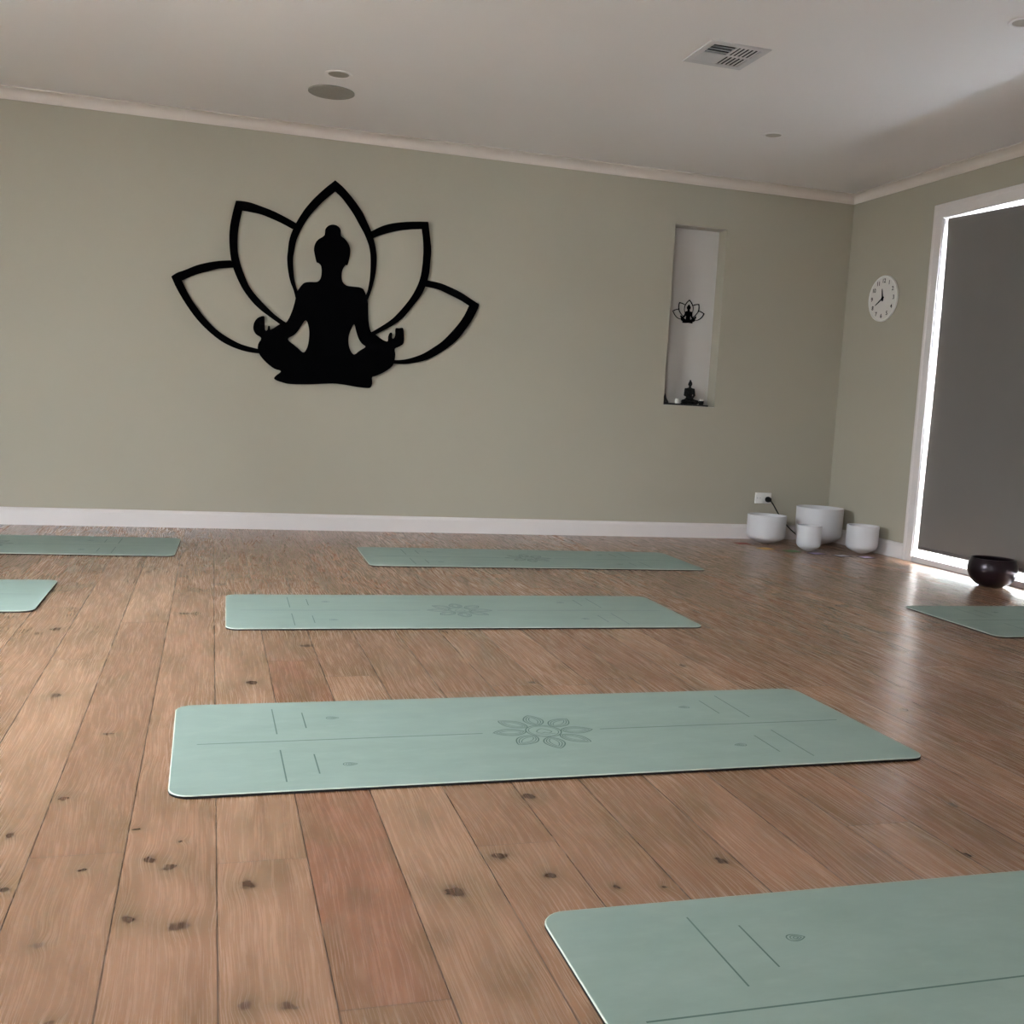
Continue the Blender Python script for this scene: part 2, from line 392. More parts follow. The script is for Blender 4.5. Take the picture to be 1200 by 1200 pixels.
# window frames --------------------------------------------------------------
def window_frame(name, x0, x1, y0, y1, z0, z1, mull, out):
    w = empty(name, ((x0+x1)/2, (y0+y1)/2, z0)); structure(w)
    base = Vector(w.location)
    bm = bmesh.new()
    t = 0.045
    for a in ([y0, y0+t], [y1-t, y1]): box(bm, x0, x1, a[0], a[1], z0, z1, 0.003)
    for m in mull: box(bm, x0, x1, m-t/2, m+t/2, z0+t, z1-t, 0.003)
    box(bm, x0, x1, y0+t, y1-t, z0, z0+t, 0.003); box(bm, x0, x1, y0+t, y1-t, z1-t, z1, 0.003)
    bmesh.ops.translate(bm, verts=bm.verts, vec=-base)
    link('window_sash', bm, M_trim, w)
    bm = bmesh.new(); xm = (x0+x1)/2
    box(bm, xm-0.003, xm+0.003, y0+t, y1-t, z0+t, z1-t)
    bmesh.ops.translate(bm, verts=bm.verts, vec=-base)
    link('window_pane', bm, M_glass, w)
    return w
window_frame('window_added_left', XL-0.10, XL-0.05, LY0, LY1, LZ0, LZ1, [3.25], -1)  # added unseen window, lets in daylight from the left
w3 = window_frame('window_added_rear', -0.025, 0.025, RX0, RX1, RZ0, RZ1, [-1.7], -1)  # added unseen window, daylight from behind for the falloff across the room
w3.rotation_euler = (0, 0, -PI/2); w3.location = ((RX0+RX1)/2, YR-0.08, RZ0)
# the right-hand opening: pane behind the blind, architrave and sill
w1 = empty('window_1', (XS, (OY0+OY1)/2, 0)); structure(w1)
bm = bmesh.new(); box(bm, 0.120, 0.126, OY0-w1.location.y, OY1-w1.location.y, OZ0, OZ1)
link('window_pane', bm, M_glass, w1)
bm = bmesh.new(); AW = 0.080; yc = w1.location.y
T = -0.019
# mitred architrave in profile: flat band with a raised outer bead
def mitre_side(bm, a_in, a_out, b_in, b_out):
    """boards from corner a to corner b, given inner/outer (y,z) at both ends"""
    prof = [(0.0, 0.0), (0.0, 0.011), (0.25, 0.014), (0.62, 0.015), (0.72, 0.019), (0.93, 0.019), (1.0, 0.014), (1.0, 0.0)]
    ra = [bm.verts.new((-h, a_in[0]+(a_out[0]-a_in[0])*s-yc, a_in[1]+(a_out[1]-a_in[1])*s)) for s, h in prof]
    rb = [bm.verts.new((-h, b_in[0]+(b_out[0]-b_in[0])*s-yc, b_in[1]+(b_out[1]-b_in[1])*s)) for s, h in prof]
    for i in range(len(prof)-1): bm.faces.new((ra[i], ra[i+1], rb[i+1], rb[i]))
    bm.faces.new(ra); bm.faces.new(rb[::-1])
mitre_side(bm, (OY1, 0), (OY1+AW, 0), (OY1, OZ1), (OY1+AW, OZ1+AW))
mitre_side(bm, (OY1, OZ1), (OY1+AW, OZ1+AW), (OY0, OZ1), (OY0-AW, OZ1+AW))
mitre_side(bm, (OY0, OZ1), (OY0-AW, OZ1+AW), (OY0, 0), (OY0-AW, 0))
link('architrave', bm, M_trim, w1)
bm = bmesh.new()
box(bm, -0.004, WT, OY0-yc, OY1-yc, 0.0, OZ0, 0.002)
link('window_sill', bm, M_trim, w1)
bm = bmesh.new()      # lining of the reveal
box(bm, 0.0, WT, OY1-0.004-yc, OY1-yc, OZ0, OZ1); box(bm, 0.0, WT, OY0-yc, OY0+0.004-yc, OZ0, OZ1); box(bm, 0.0, WT, OY0-yc, OY1-yc, OZ1-0.004, OZ1)
link('jamb_lining', bm, M_trim, w1)

# roller blind ------------------------------------------------------------------
BX = XS+0.020
rb = empty('roller_blind', (BX, 4.2, 0.088))
tag(rb, 'grey fabric roller blind pulled down over the bright glazed opening', 'blind')
bm = bmesh.new()
edge = catmull([(5.490, 0.088), (5.490, 0.4), (5.482, 1.1), (5.484, 1.5), (5.490, 1.9), (5.498, 2.100)], 4)
zt = lambda y: 2.116-0.03*(5.49-y)
NYB = 12
cols = []
for j in range(NYB+1):
    s = j/NYB
    col = []
    for (ye, z) in edge:
        y = ye+(OY0+0.03-ye)*s
        zz = 0.088+(z-0.088)*((zt(y)-0.088)/(2.100-0.088))
        col.append((y-4.2, zz-0.088, 0.0008*math.sin(s*9)))
    cols.append(col)
FV = [[bm.verts.new((w-0.0004, y, z)) for y, z, w in c] for c in cols]
BV = [[bm.verts.new((w+0.0004, y, z)) for y, z, w in c] for c in cols]
n = len(edge)
for a in range(NYB):
    for b in range(n-1):
        bm.faces.new((FV[a][b], FV[a+1][b], FV[a+1][b+1], FV[a][b+1])); bm.faces.new((BV[a][b], BV[a][b+1], BV[a+1][b+1], BV[a+1][b]))
    bm.faces.new((FV[a][0], BV[a][0], BV[a+1][0], FV[a+1][0])); bm.faces.new((FV[a][n-1], FV[a+1][n-1], BV[a+1][n-1], BV[a][n-1]))
for b in range(n-1):
    bm.faces.new((FV[0][b], FV[0][b+1], BV[0][b+1], BV[0][b])); bm.faces.new((FV[NYB][b], BV[NYB][b], BV[NYB][b+1], FV[NYB][b+1]))
link('blind_fabric', bm, M_blind, rb, smooth=False)
bm = bmesh.new(); box(bm, -0.005, 0.005, OY0+0.03-4.2, 5.488-4.2, -0.008, 0.014, 0.003)
tag(link('bottom_rail', bm, M_rail, rb), 'darker grey weighted hem along the bottom')
bm = bmesh.new(); tube(bm, [(0.045, OY0+0.02-4.2, 2.03-0.088), (0.045, 5.49-4.2, 2.085-0.088)], 0.018, 20)
link('roller_tube', bm, M_rail, rb)

# skirting and cornice ------------------------------------------------------------
def base_prof(): return [(0, 0), (0.016, 0), (0.016, 0.082), (0.012, 0.090), (0.006, 0.0985), (0, 0.1005)]
def run(name, pts, out, mat, prof, closed=False):
    """sweep a (depth, height) profile along a floor-plan polyline; 'out' = into-room normal per segment"""
    bm = bmesh.new(); N = len(pts); rings = []
    for i, (x, y) in enumerate(pts):
        ns = []
        if i > 0: ns.append(Vector(out[i-1]))
        if i < N-1: ns.append(Vector(out[i]))
        v = ns[0] if len(ns) == 1 else (ns[0]+ns[1])
        rings.append([bm.verts.new((x+v.x*d, y+v.y*d, z)) for d, z in prof])
    for a, b in zip(rings, rings[1:]):
        for k in range(len(prof)): bm.faces.new((a[k], a[(k+1) % len(prof)], b[(k+1) % len(prof)], b[k]))
    bm.faces.new(rings[0]); bm.faces.new(rings[-1][::-1])
    return structure(link(name, bm, mat))
run('baseboard_back', [(XL, YB), (XS-0.0165, YB)], [(0, -1)], M_trim, base_prof())
run('baseboard_right', [(XS, YB), (XS, OY1+AW)], [(-1, 0)], M_trim, base_prof())
run('baseboard_left', [(XL, YR), (XL, YB-0.0165)], [(1, 0)], M_trim, base_prof())
H, D = ZC-2.3597, 0.060
cp = [(0.0, ZC), (0.0, ZC-H), (0.007, ZC-H), (0.008, ZC-H+0.008)]
for k in range(1, 8):
    a = k/8*PI/2
    cp.append((0.008+(D-0.015)*(1-math.cos(a)), ZC-H+0.008+(H-0.015)*math.sin(a)))
cp += [(D-0.006, ZC-0.007), (D, ZC-0.006), (D, ZC)]
run('trim_1', [(XL, YB), (XS-0.0, YB)], [(0, -1)], M_corn, cp)
run('trim_2', [(XS, YB), (XS, YR)], [(-1, 0)], M_corn, cp)
run('trim_3', [(XL, YR), (XL, YB)], [(1, 0)], M_corn, cp)

# outside paving seen as white glare under the blind
bm = bmesh.new(); box(bm, XS+WT, XS+6, -2, 12, -0.12, -0.06)
structure(link('terrace_paving', bm, M_conc))
# added out of view: pale ground returns daylight, wall blocks low daylight
bm = bmesh.new(); box(bm, XL-WT-FD, XL-WT, -3.5, 8, -0.12, -0.06); box(bm, XL-WT-FD, XS+2, YR-WT-FD, YR-WT, -0.12, -0.06)
structure(link('added_bounce_ground', bm, M_pale))
bm = bmesh.new(); box(bm, XL-WT-FD-0.1, XL-WT-FD, -4.5, 8.5, -0.12, FH); box(bm, XL-WT-FD, XS+2, YR-WT-FD-0.1, YR-WT-FD, -0.12, FH)
structure(link('added_shade_wall', bm, M_shade_wall))  # unseen wall added to darken the right side of the room
bm = bmesh.new(); box(bm, XS+2.9, XS+3.0, -2, 12, -0.12, 0.85)
structure(link('added_glare_blocker', bm, M_shade_wall))  # low unseen wall added to cut the glare below the blind
bm = bmesh.new(); box(bm, XS+WT, XS+2.8, -2, 9, 2.75, 2.85)
structure(link('added_sun_blocker', bm, M_ceil))  # unseen overhang added to keep sun out of the top gap

# ------------------------------------------------------------------ lotus wall art (traced on the wall plane, in photo-frame units -> metres)
def pix2wall(u, v):
    d = fwd+((u-600)/FPX)*r2-((v-600)/FPX)*u2
    t = YB/d.y
    return (d.x*t, CAM_H+d.z*t)
P1o = [(270.5,305.3),(256.7,306),(243.3,308),(230,311.3),(216.7,316.7),(207.3,320),(200.7,324.3),(207.3,338.7),(218,356.7),(230,373.3),(243.3,387.3),(259.3,400),(275.3,408),(291.3,412.7),(308,414.8)]
P1i = [(274,314),(256.7,315),(243.3,318.4),(230,322),(213.3,329),(222,346.7),(232.7,362.7),(243.3,376),(256.7,388.7),(272.7,398.7),(286,404.7),(306,409.8)]
P2o = [(347,262),(334,254.7),(320.7,248),(307.3,242.7),(294,238),(283.3,236),(276.5,235.7),(272.7,249.3),(269.3,266.7),(268.7,284),(270.4,302.7),(274.5,318),(282,334.7),(288.7,345.3),(296.7,355.3),(306,364),(316.7,372),(330,381.5)]
P2i = [(343,269),(330,262),(316.7,256),(303.3,251),(284,247.3),(280.7,261.3),(278.7,276),(278.7,294.7),(281.3,308),(286.5,323),(292.7,336.7),(302,348.7),(312.7,360),(323.3,370),(336,379)]
P3o = [(346.7,352),(344,340.7),(340,330),(337.3,316.7),(336.3,303.3),(337.2,294),(338.5,283),(341.5,273),(346,263),(351,254.5),(357,245.5),(365,236),(373,228),(382,220),(392.5,211.8),(401,219),(410,229),(418,239.5),(425,250.5),(430,261),(434.5,271),(438,283),(440,292),(441,302.5),(440.4,315),(438.8,325),(435,340),(430.4,352)]
P3i = [(349,343),(345.3,330),(343.7,316.7),(343.3,303.3),(344.8,294),(347,283),(351,273),(357,262),(364,252),(373,242),(382,233.5),(392.5,225),(400,232),(408,242.5),(415,253),(421,264),(426.5,274),(431,285),(433.2,294),(433.9,302.5),(433.8,315),(432.9,327.5),(430.6,340),(428,347)]
P4o = [(432,273),(445,266.3),(457.5,262.5),(472.5,260.6),(488.8,260),(501.3,260.3),(503.1,275),(504.8,292.5),(503.8,307.5),(502.1,322.5),(497.5,337.5),(491.3,348.8),(482.5,360),(472.5,372),(461.7,380.4),(450.8,386.6),(438,393)]
P4i = [(435,280.3),(448.8,275),(463.8,271.3),(478.8,269.4),(493.8,268.8),(495.4,282.5),(495.6,297.5),(494.4,312.5),(491.9,326.3),(486.3,340),(477.5,353.8),(463,370.3),(450.8,379.8),(432,391)]
P5o = [(500.2,328.7),(515,331.9),(527.5,336.9),(540,343.1),(552.5,351.3),(560.8,356.7),(558.6,363.6),(551.6,376.6),(544,387.4),(535.3,398.3),(524.5,407.5),(511.5,416.1),(498.5,422.1),(485.5,425.3),(472.5,426.7),(457,425.9)]
P5i = [(497.5,336),(512.5,339.4),(526.3,345.6),(538.8,351.9),(549,358.4),(544,369),(537.5,378.8),(528.8,389),(518,399.9),(507.2,407.5),(496.3,414),(485.5,418.3),(472.5,421.5),(459,422)]
TIP = {1: (200.7,324.3), 2: (276.5,235.7), 3: (392.5,211.8), 4: (501.3,260.3), 5: (560.8,356.7)}
TIPI = {1: (213.3,329), 2: (284,247.3), 3: (392.5,225), 4: (493.8,268.8), 5: (549,358.4)}
def sm(poly, tip):
    i = poly.index(tip)
    return catmull(poly[:i+1], 4)+catmull(poly[i:], 4)[1:]
RIB = [sm(o_, TIP[k])+sm(i_, TIPI[k])[::-1] for k, (o_, i_) in enumerate(((P1o,P1i),(P2o,P2i),(P3o,P3i),(P4o,P4i),(P5o,P5i)), 1)]
FIG = [(384.5,265),(390,263.6),(395.5,265.3),(398.8,269.5),(399.3,276.5),(404,280.5),(408,286),(410,292),(410,298),(408.7,304.7),(406.9,311),(404.7,310.9),(401.3,316),(400,323.3),(401,330),(405.3,334.7),(413.3,336),(421.3,337),(426,340),(429.3,348.7),(430.7,354),(431,364.7),(431.7,378),(434,388.2),(438.7,391.5),(446,397),(450,399.3),(454,400),(454.5,395),(456.3,390.3),(459,390.5),(458.6,395),(460,397),(462.5,394),(463,385.3),(467,384.8),(471.5,384.5),(472.7,390),(472.4,402),(468,406),(462.2,409),(462.8,416),(461,426),(456,432),(448,437),(440,440.5),(435.7,442),(435.8,449),(434,453.8),(430,454.8),(418,453.5),(404,451),(390,449.5),(375,450),(360,450.6),(340,450.2),(330,448),(323,445.5),(321,443),(324,439.5),(329,435),(321,432),(312,425),(305,417),(302,410),(302.5,403),(306,396.3),(300,392),(296.9,386),(297.5,379),(301.5,373),(309,370.5),(310,376),(310.6,386.6),(313.3,386.8),(314,382.3),(316.2,382.5),(316.8,386.6),(323,383),(330,379),(335,378),(339,372),(343,362),(345.6,352.7),(347.5,343.3),(352,336),(356.7,331.6),(364,330.7),(371.3,330.6),(375.3,326.7),(376.7,319.3),(376,312),(373.3,308.7),(370.7,307.3),(368.7,299.3),(367.6,292),(369.5,285),(373,280.8),(378,277.8),(380.4,275),(381,269)]
H1 = [(358,375.5),(361,381),(362.2,390),(361.5,400),(359.5,408),(355.5,413.2),(350,409),(344,404),(337,397.5),(344,393),(349,388),(353.5,381)]
H2 = [(414.8,380),(417,388),(420,397),(424,403),(428,406.5),(421,411),(414.5,415.5),(410,410),(408,402),(408.5,393),(411.5,385.5)]
FIGS = [catmull(FIG, 3, True), catmull(H1, 3, True), catmull(H2, 3, True)]
def lotus(loc, scale, thick, standoff, label, origin, mat_=M_black):
    ox, oz = pix2wall(*origin)
    root = empty('lotus_wall_art', loc)
    f = lambda L: [((pix2wall(*q)[0]-ox)*scale, (pix2wall(*q)[1]-oz)*scale) for q in L]
    fn = lambda a, b, d: (a, d, b)
    bm = bmesh.new()
    for R_ in RIB: slab(bm, [f(R_)], fn, -standoff-thick, -standoff)
    link('lotus_petal_outline', bm, mat_, root)
    bm = bmesh.new(); slab(bm, [f(L) for L in FIGS], fn, -standoff-thick-0.0004, -standoff+0.0004)
    link('meditating_figure', bm, mat_, root)
    for u, v in ((392, 345), (330, 440), (425, 440)):
        x, z = pix2wall(u, v); x = (x-ox)*scale; z = (z-oz)*scale; rr = 0.012*max(scale, 0.3)
        bm = bmesh.new(); lathe(bm, [(0.0, 0), (rr, 0), (rr, standoff), (0, standoff)], 16)
        for v_ in bm.verts: a, b, c = v_.co; v_.co = (x+a, -c, z+b)
        link('wall_spacer', bm, mat_, root)
    tag(root, label, 'wall art')
    return root
org = (392, 345)
lotus((*[pix2wall(*org)[0]], YB, pix2wall(*org)[1]), 1.0, 0.006, 0.010,
      'large black lotus outline with meditating figure, on the sage back wall', org)
# the small one hangs inside the niche, on its back
lotus((3.118, YB+ND, 1.536), 0.130, 0.003, 0.004, 'tiny black lotus with meditating figure hung inside the wall niche', org)

# ------------------------------------------------------------------ niche ornaments
NF = NZ0+0.0015
bm = bmesh.new(); box(bm, -0.165, 0.165, -0.040, 0.040, 0, 0.012, 0.003)
tag(link('display_tray', bm, M_stone, loc=(3.105, YB+0.058, NF)), 'flat black tray along the floor of the wall niche', 'tray')
def sphere(bm, c, r, s=(1, 1, 1), seg=20):
    m = Matrix.Translation(c) @ Matrix.Diagonal((s[0]*r, s[1]*r, s[2]*r, 1))
    bmesh.ops.create_uvsphere(bm, u_segments=seg, v_segments=seg//2+2, radius=1, matrix=m)
def limb(bm, a, b, ra, rb_, n=7):
    a, b = Vector(a), Vector(b)
    for i in range(n):
        t = i/(n-1); sphere(bm, a.lerp(b, t), ra+(rb_-ra)*t, seg=14)
st = empty('meditation_statue', (3.140, YB+0.055, NF+0.012))
tag(st, 'small black seated figurine in the middle of the wall niche', 'figurine')
bm = bmesh.new()
sphere(bm, (0, 0, 0.024), 0.032, (1.15, 0.7, 0.8)); sphere(bm, (0, 0.002, 0.050), 0.024, (1, 0.7, 1)); sphere(bm, (0, 0.002, 0.078), 0.026, (1.05, 0.65, 0.95))
sphere(bm, (0, 0.002, 0.100), 0.016, (2.0, 0.9, 0.8)); limb(bm, (0, 0, 0.10), (0, -0.001, 0.125), 0.010, 0.008)
sphere(bm, (0, -0.002, 0.138), 0.0155, (0.88, 0.95, 1.2)); sphere(bm, (0, 0, 0.159), 0.0065)
sphere(bm, (0, -0.017, 0.136), 0.003, (0.8, 1, 1.3), 10)
for s in (-1, 1):
    sphere(bm, (s*0.0135, -0.001, 0.135), 0.004, (0.5, 0.8, 1.7), 10)
    limb(bm, (s*0.029, 0.002, 0.099), (s*0.035, -0.002, 0.062), 0.010, 0.0085)
    limb(bm, (s*0.035, -0.002, 0.062), (s*0.010, -0.030, 0.042), 0.0085, 0.006)
    sphere(bm, (s*0.006, -0.032, 0.041), 0.008, (1.3, 0.9, 0.6))
    limb(bm, (s*0.012, 0, 0.020), (s*0.052, -0.016, 0.016), 0.019, 0.014)
    limb(bm, (s*0.052, -0.016, 0.016), (-s*0.012, -0.036, 0.012), 0.013, 0.009)
    sphere(bm, (-s*0.020, -0.036, 0.013), 0.009, (1.4, 0.8, 0.7))
fg = link('figurine_body', bm, M_statue, st, smooth=True)
md = fg.modifiers.new('remesh', 'REMESH'); md.mode = 'VOXEL'; md.voxel_size = 0.0016; md.use_smooth_shade = True
ms = fg.modifiers.new('smooth', 'SMOOTH'); ms.factor = 0.5; ms.iterations = 3
bm = bmesh.new(); lathe(bm, [(0, 0), (0.058, 0), (0.060, 0.004), (0.056, 0.008), (0, 0.008)], 40)
for v in bm.verts: v.co.y = v.co.y*0.62-0.008*0
link('plinth', bm, M_statue, st)

def tealight(x, y, z, label, holder_mat, hr, hh, wax_h, glass=False):
    r = empty('tealight_holder', (x, y, z)); tag(r, label, 'candle holder')
    bm = bmesh.new(); lathe(bm, [(0, 0), (hr*0.8, 0), (hr, hh*0.25), (hr, hh), (hr*0.86, hh), (hr*0.84, hh*0.35), (0, hh*0.3)], 28)
    link('holder_cup', bm, holder_mat, r, smooth=False)
    bm = bmesh.new(); lathe(bm, [(0, hh*0.3), (hr*0.80, hh*0.32), (hr*0.80, hh+wax_h), (hr*0.7, hh+wax_h+0.001), (0, hh+wax_h-0.001)], 28)
    link('wax_candle', bm, M_wax, r)
    bm = bmesh.new(); tube(bm, [(0, 0, hh+wax_h-0.001), (0.0005, 0, hh+wax_h+0.006)], 0.0008, 6)
    link('wick', bm, M_black, r)
    return r
tealight(3.044, YB+0.040, NF+0.012, 'small pale candle in a white cup, left of the black figurine in the niche', M_wax, 0.015, 0.024, 0.008)
tealight(3.228, YB+0.045, NF+0.012, 'small white candle in a black cup, right of the black figurine in the niche', M_statue, 0.017, 0.026, 0.012)
bm = bmesh.new(); lathe(bm, [(0, 0), (0.024, 0), (0.022, 0.012), (0.012, 0.030), (0.006, 0.048), (0.0015, 0.062), (0, 0.063)], 24)
for v in bm.verts: v.co.x += 0.05*v.co.z*-1; v.co.y *= 0.8
o = link('pointed_dark_shape', bm, M_stone, smooth=True, loc=(2.962, YB+0.055, NF+0.012))  # dark tapering cone at the left end of the niche
tag(o, 'small dark pointed shape at the left end of the wall niche', 'ornament')

# ------------------------------------------------------------------ wall clock
ck = empty('wall_clock', (XS, 6.036, 1.677)); tag(ck, 'round white wall clock with black numerals on the right wall', 'clock')
def on_wall(bm):
    for v in bm.verts: a, b, c = v.co; v.co = (-c, -a, b)     # local x -> -y, local y -> z, local z -> -x
bm = bmesh.new(); lathe(bm, [(0, 0), (0.146, 0), (0.151, 0.003), (0.151, 0.015), (0.148, 0.018), (0.142, 0.0170), (0.140, 0.013), (0, 0.013)], 72)
on_wall(bm); sharp(link('clock_case', bm, M_plast, ck))
bm = bmesh.new(); lathe(bm, [(0, 0.0132), (0.139, 0.0132), (0.139, 0.0140), (0, 0.0140)], 72); on_wall(bm)
dial = link('clock_dial', bm, M_dial, ck)
def text_mesh(s, size):
    cu = bpy.data.curves.new('txt', 'FONT'); cu.body = s; cu.size = size; cu.align_x = 'CENTER'; cu.align_y = 'CENTER'; cu.extrude = 0.0004; cu.offset = 0.0006
    o = bpy.data.objects.new('txt', cu); me = bpy.data.meshes.new_from_object(o); bpy.data.objects.remove(o); return me
for h in range(1, 13):
    a = PI/2-h*PI/6; me = text_mesh(str(h), 0.038); bm = bmesh.new(); bm.from_mesh(me)
    bmesh.ops.translate(bm, verts=bm.verts, vec=(0.115*math.cos(a), 0.115*math.sin(a), 0.0144))
    on_wall(bm); link('numeral', bm, M_black, dial)
def hand(name, hours, L, w, z):
    a = PI/2-hours*PI/6; bm = bmesh.new()
    pts = [(-0.018, w*0.9), (0, w), (L*0.85, w*0.55), (L, w*0.15)]
    poly = [(x, y) for x, y in pts]+[(x, -y) for x, y in pts[::-1]]
    c, s = math.cos(a), math.sin(a)
    slab(bm, [[(x*c-y*s, x*s+y*c) for x, y in poly]], lambda p, q, d: (p, q, d), z, z+0.001)
    on_wall(bm); return link(name, bm, M_black, ck)
hand('hour_hand', 11.67, 0.066, 0.0085, 0.0150); hand('minute_hand', 8.0, 0.086, 0.0060, 0.0162)
bm = bmesh.new(); lathe(bm, [(0, 0.0142), (0.011, 0.0142), (0.011, 0.0180), (0.006, 0.0192), (0, 0.0192)], 24); on_wall(bm); link('centre_cap', bm, M_black, ck)

# ------------------------------------------------------------------ power point and plugged cord
pp = empty('power_outlet', (3.733, YB, 0.289)); tag(pp, 'white double power outlet low on the sage back wall, black plug in its right socket', 'power outlet')
bm = bmesh.new(); box(bm, -0.063, 0.063, -0.011, 0, -0.038, 0.038, 0.004, seg=3); sharp(link('cover_plate', bm, M_plast, pp))
for sx_ in (-1, 1):
    bm = bmesh.new(); box(bm, sx_*0.048-0.007, sx_*0.048+0.007, -0.015, -0.0105, 0.014, 0.030, 0.002); link('rocker_switch', bm, M_plast, pp)
bm = bmesh.new()
for dx, rz in ((-0.010, 0.5), (0.010, -0.5)):
    slab(bm, [[(-0.035+dx+0.0012*i*math.cos(rz)-0.0045*j*math.sin(rz), 0.0+0.0012*i*math.sin(rz)+0.0045*j*math.cos(rz)) for i, j in ((-1,-1),(1,-1),(1,1),(-1,1))]], lambda a, b, d: (a, d, b), -0.0112, -0.0108)
link('socket_slots', bm, M_ventdark, pp)
cd = empty('extension_lead', (3.765, YB-0.011, 0.281)); tag(cd, 'black plug and cord hanging from the outlet behind the frosted bowls', 'power cord')
bm = bmesh.new(); lathe(bm, [(0, 0.0), (0.019, 0.0), (0.020, 0.010), (0.018, 0.026), (0.012, 0.032), (0, 0.033)], 24)
for v in bm.verts: a, b, c = v.co; v.co = (a, -c, b)
link('plug', bm, M_rubber, cd, smooth=False)
bm = bmesh.new()
pts = catmull([(0.010, -0.026, -0.006), (0.030, -0.030, -0.030), (0.060, -0.034, -0.075), (0.085, -0.045, -0.115), (0.115, -0.045, -0.150), (0.170, -0.035, -0.195), (0.235, -0.030, -0.240), (0.30, -0.03, -0.268), (0.42, -0.03, -0.276)], 6)
tube(bm, pts, 0.0042, 10); link('cable', bm, M_rubber, cd, smooth=True)

# ------------------------------------------------------------------ frosted bowls
def crystal(name_label, x, y, R_, Hh, tilt=0.0, th=0.006):
    prof = []
    zb = Hh*0.29                                            # straight wall, then a shallow cone to a small foot
    low = catmull([(R_*0.10, 0.0006), (R_*0.30, Hh*0.030), (R_*0.55, Hh*0.082), (R_*0.78, Hh*0.148), (R_*0.92, Hh*0.215), (R_*0.98, Hh*0.29), (R_*0.992, Hh*0.36)], 4)
    zb = Hh*0.36
    prof += low
    prof += [(R_*0.995, zb+(Hh-zb)*0.4), (R_, Hh-0.004), (R_-0.001, Hh-0.001), (R_-0.003, Hh), (R_-th+0.001, Hh-0.001), (R_-th, Hh-0.004), (R_*0.995-th, zb+(Hh-zb)*0.4)]
    prof += [(max(r-th*0.9, 0.001), z+th*(0.9 if z < zb*0.8 else 0.3)) for r, z in low[::-1]]
    prof.append((0, th))
    bm = bmesh.new(); lathe(bm, prof, 72)
    o = link('singing_bowl', bm, M_quartz, smooth=True, loc=(x, y, 0.0)); sharp(o, 50)
    tag(o, name_label, 'singing bowl', 'frosted white singing bowls in the corner')
    return o
crystal('frosted white bowl below the power outlet, farthest left of the four', 3.640, 6.235, 0.130, 0.196)
crystal('largest frosted white bowl, in the corner behind the smallest one', 4.045, 6.235, 0.158, 0.258)
crystal('smallest narrow frosted white bowl, standing in front of the largest bowl', 3.757, 5.891, 0.079, 0.170)
crystal('frosted white bowl nearest the blind, right of the other white bowls', 4.103, 5.813, 0.102, 0.187)
# dark metal bowl
bm = bmesh.new()
prof = [(0, 0), (0.052, 0.0), (0.062, 0.003)]+catmull([(0.062, 0.003), (0.088, 0.018), (0.113, 0.045), (0.126, 0.078), (0.128, 0.102), (0.123, 0.130), (0.114, 0.150)], 5)[1:]
prof += [(0.113, 0.154), (0.109, 0.155), (0.106, 0.152)]+[(r-0.008, z) for r, z in catmull([(0.114, 0.147), (0.122, 0.128), (0.127, 0.102), (0.123, 0.078), (0.108, 0.048), (0.084, 0.026), (0.060, 0.012)], 4)]+[(0, 0.010)]
lathe(bm, prof, 80)
o = link('metal_bowl', bm, M_bronze, smooth=True, loc=(4.105, 4.630, 0)); sharp(o, 45)
tag(o, 'dark purple-brown metal bowl on the floor in front of the blind', 'bowl')

# ------------------------------------------------------------------ coloured cards along the floor in front of the bowls
CARD = [('dull red', S(150, 78, 66)), ('orange-yellow', S(206, 158, 84)), ('green', S(92, 128, 84)), ('lavender', S(168, 152, 190)), ('dark blue bordered', S(176, 176, 186)), ('violet', S(190, 176, 214))]
cpos = [(3.45, 6.201), (3.492, 5.970), (3.627, 5.871), (3.747, 5.771), (3.877, 5.690), (4.024, 5.640)]
wher = ['left of the row, nearest the skirting', 'second along the floor row, below the left bowl', 'left of the smallest bowl', 'at the foot of the smallest bowl', 'between the smallest and the right bowl', 'at the foot of the right bowl']
for (nm, c), (x, y), wr in zip(CARD, cpos, wher):
    m = plain('card_'+nm.split('-')[0].replace(' ', '_'), c, 0.7, noise=0.05)
    bcol = plain('card_border_'+nm.split('-')[0].replace(' ', '_'), S(52, 44, 66) if nm in ('dark blue bordered', 'violet', 'lavender') else tuple([*[q*0.7 for q in c[:3]], 1]), 0.45)
    r = empty('floor_card', (x, y, 0), 0.12+random.uniform(-0.1, 0.1))
    tag(r, 'small %s card on the floor, %s' % (nm, wr), 'card', 'coloured cards on the floor by the bowls')
    bm = bmesh.new(); box(bm, -0.048, 0.048, -0.040, 0.040, 0, 0.0025, 0.0008); link('card_border', bm, bcol, r)
    bm = bmesh.new(); box(bm, -0.038, 0.038, -0.029, 0.029, 0.0026, 0.0031); link('card_face', bm, m, r)

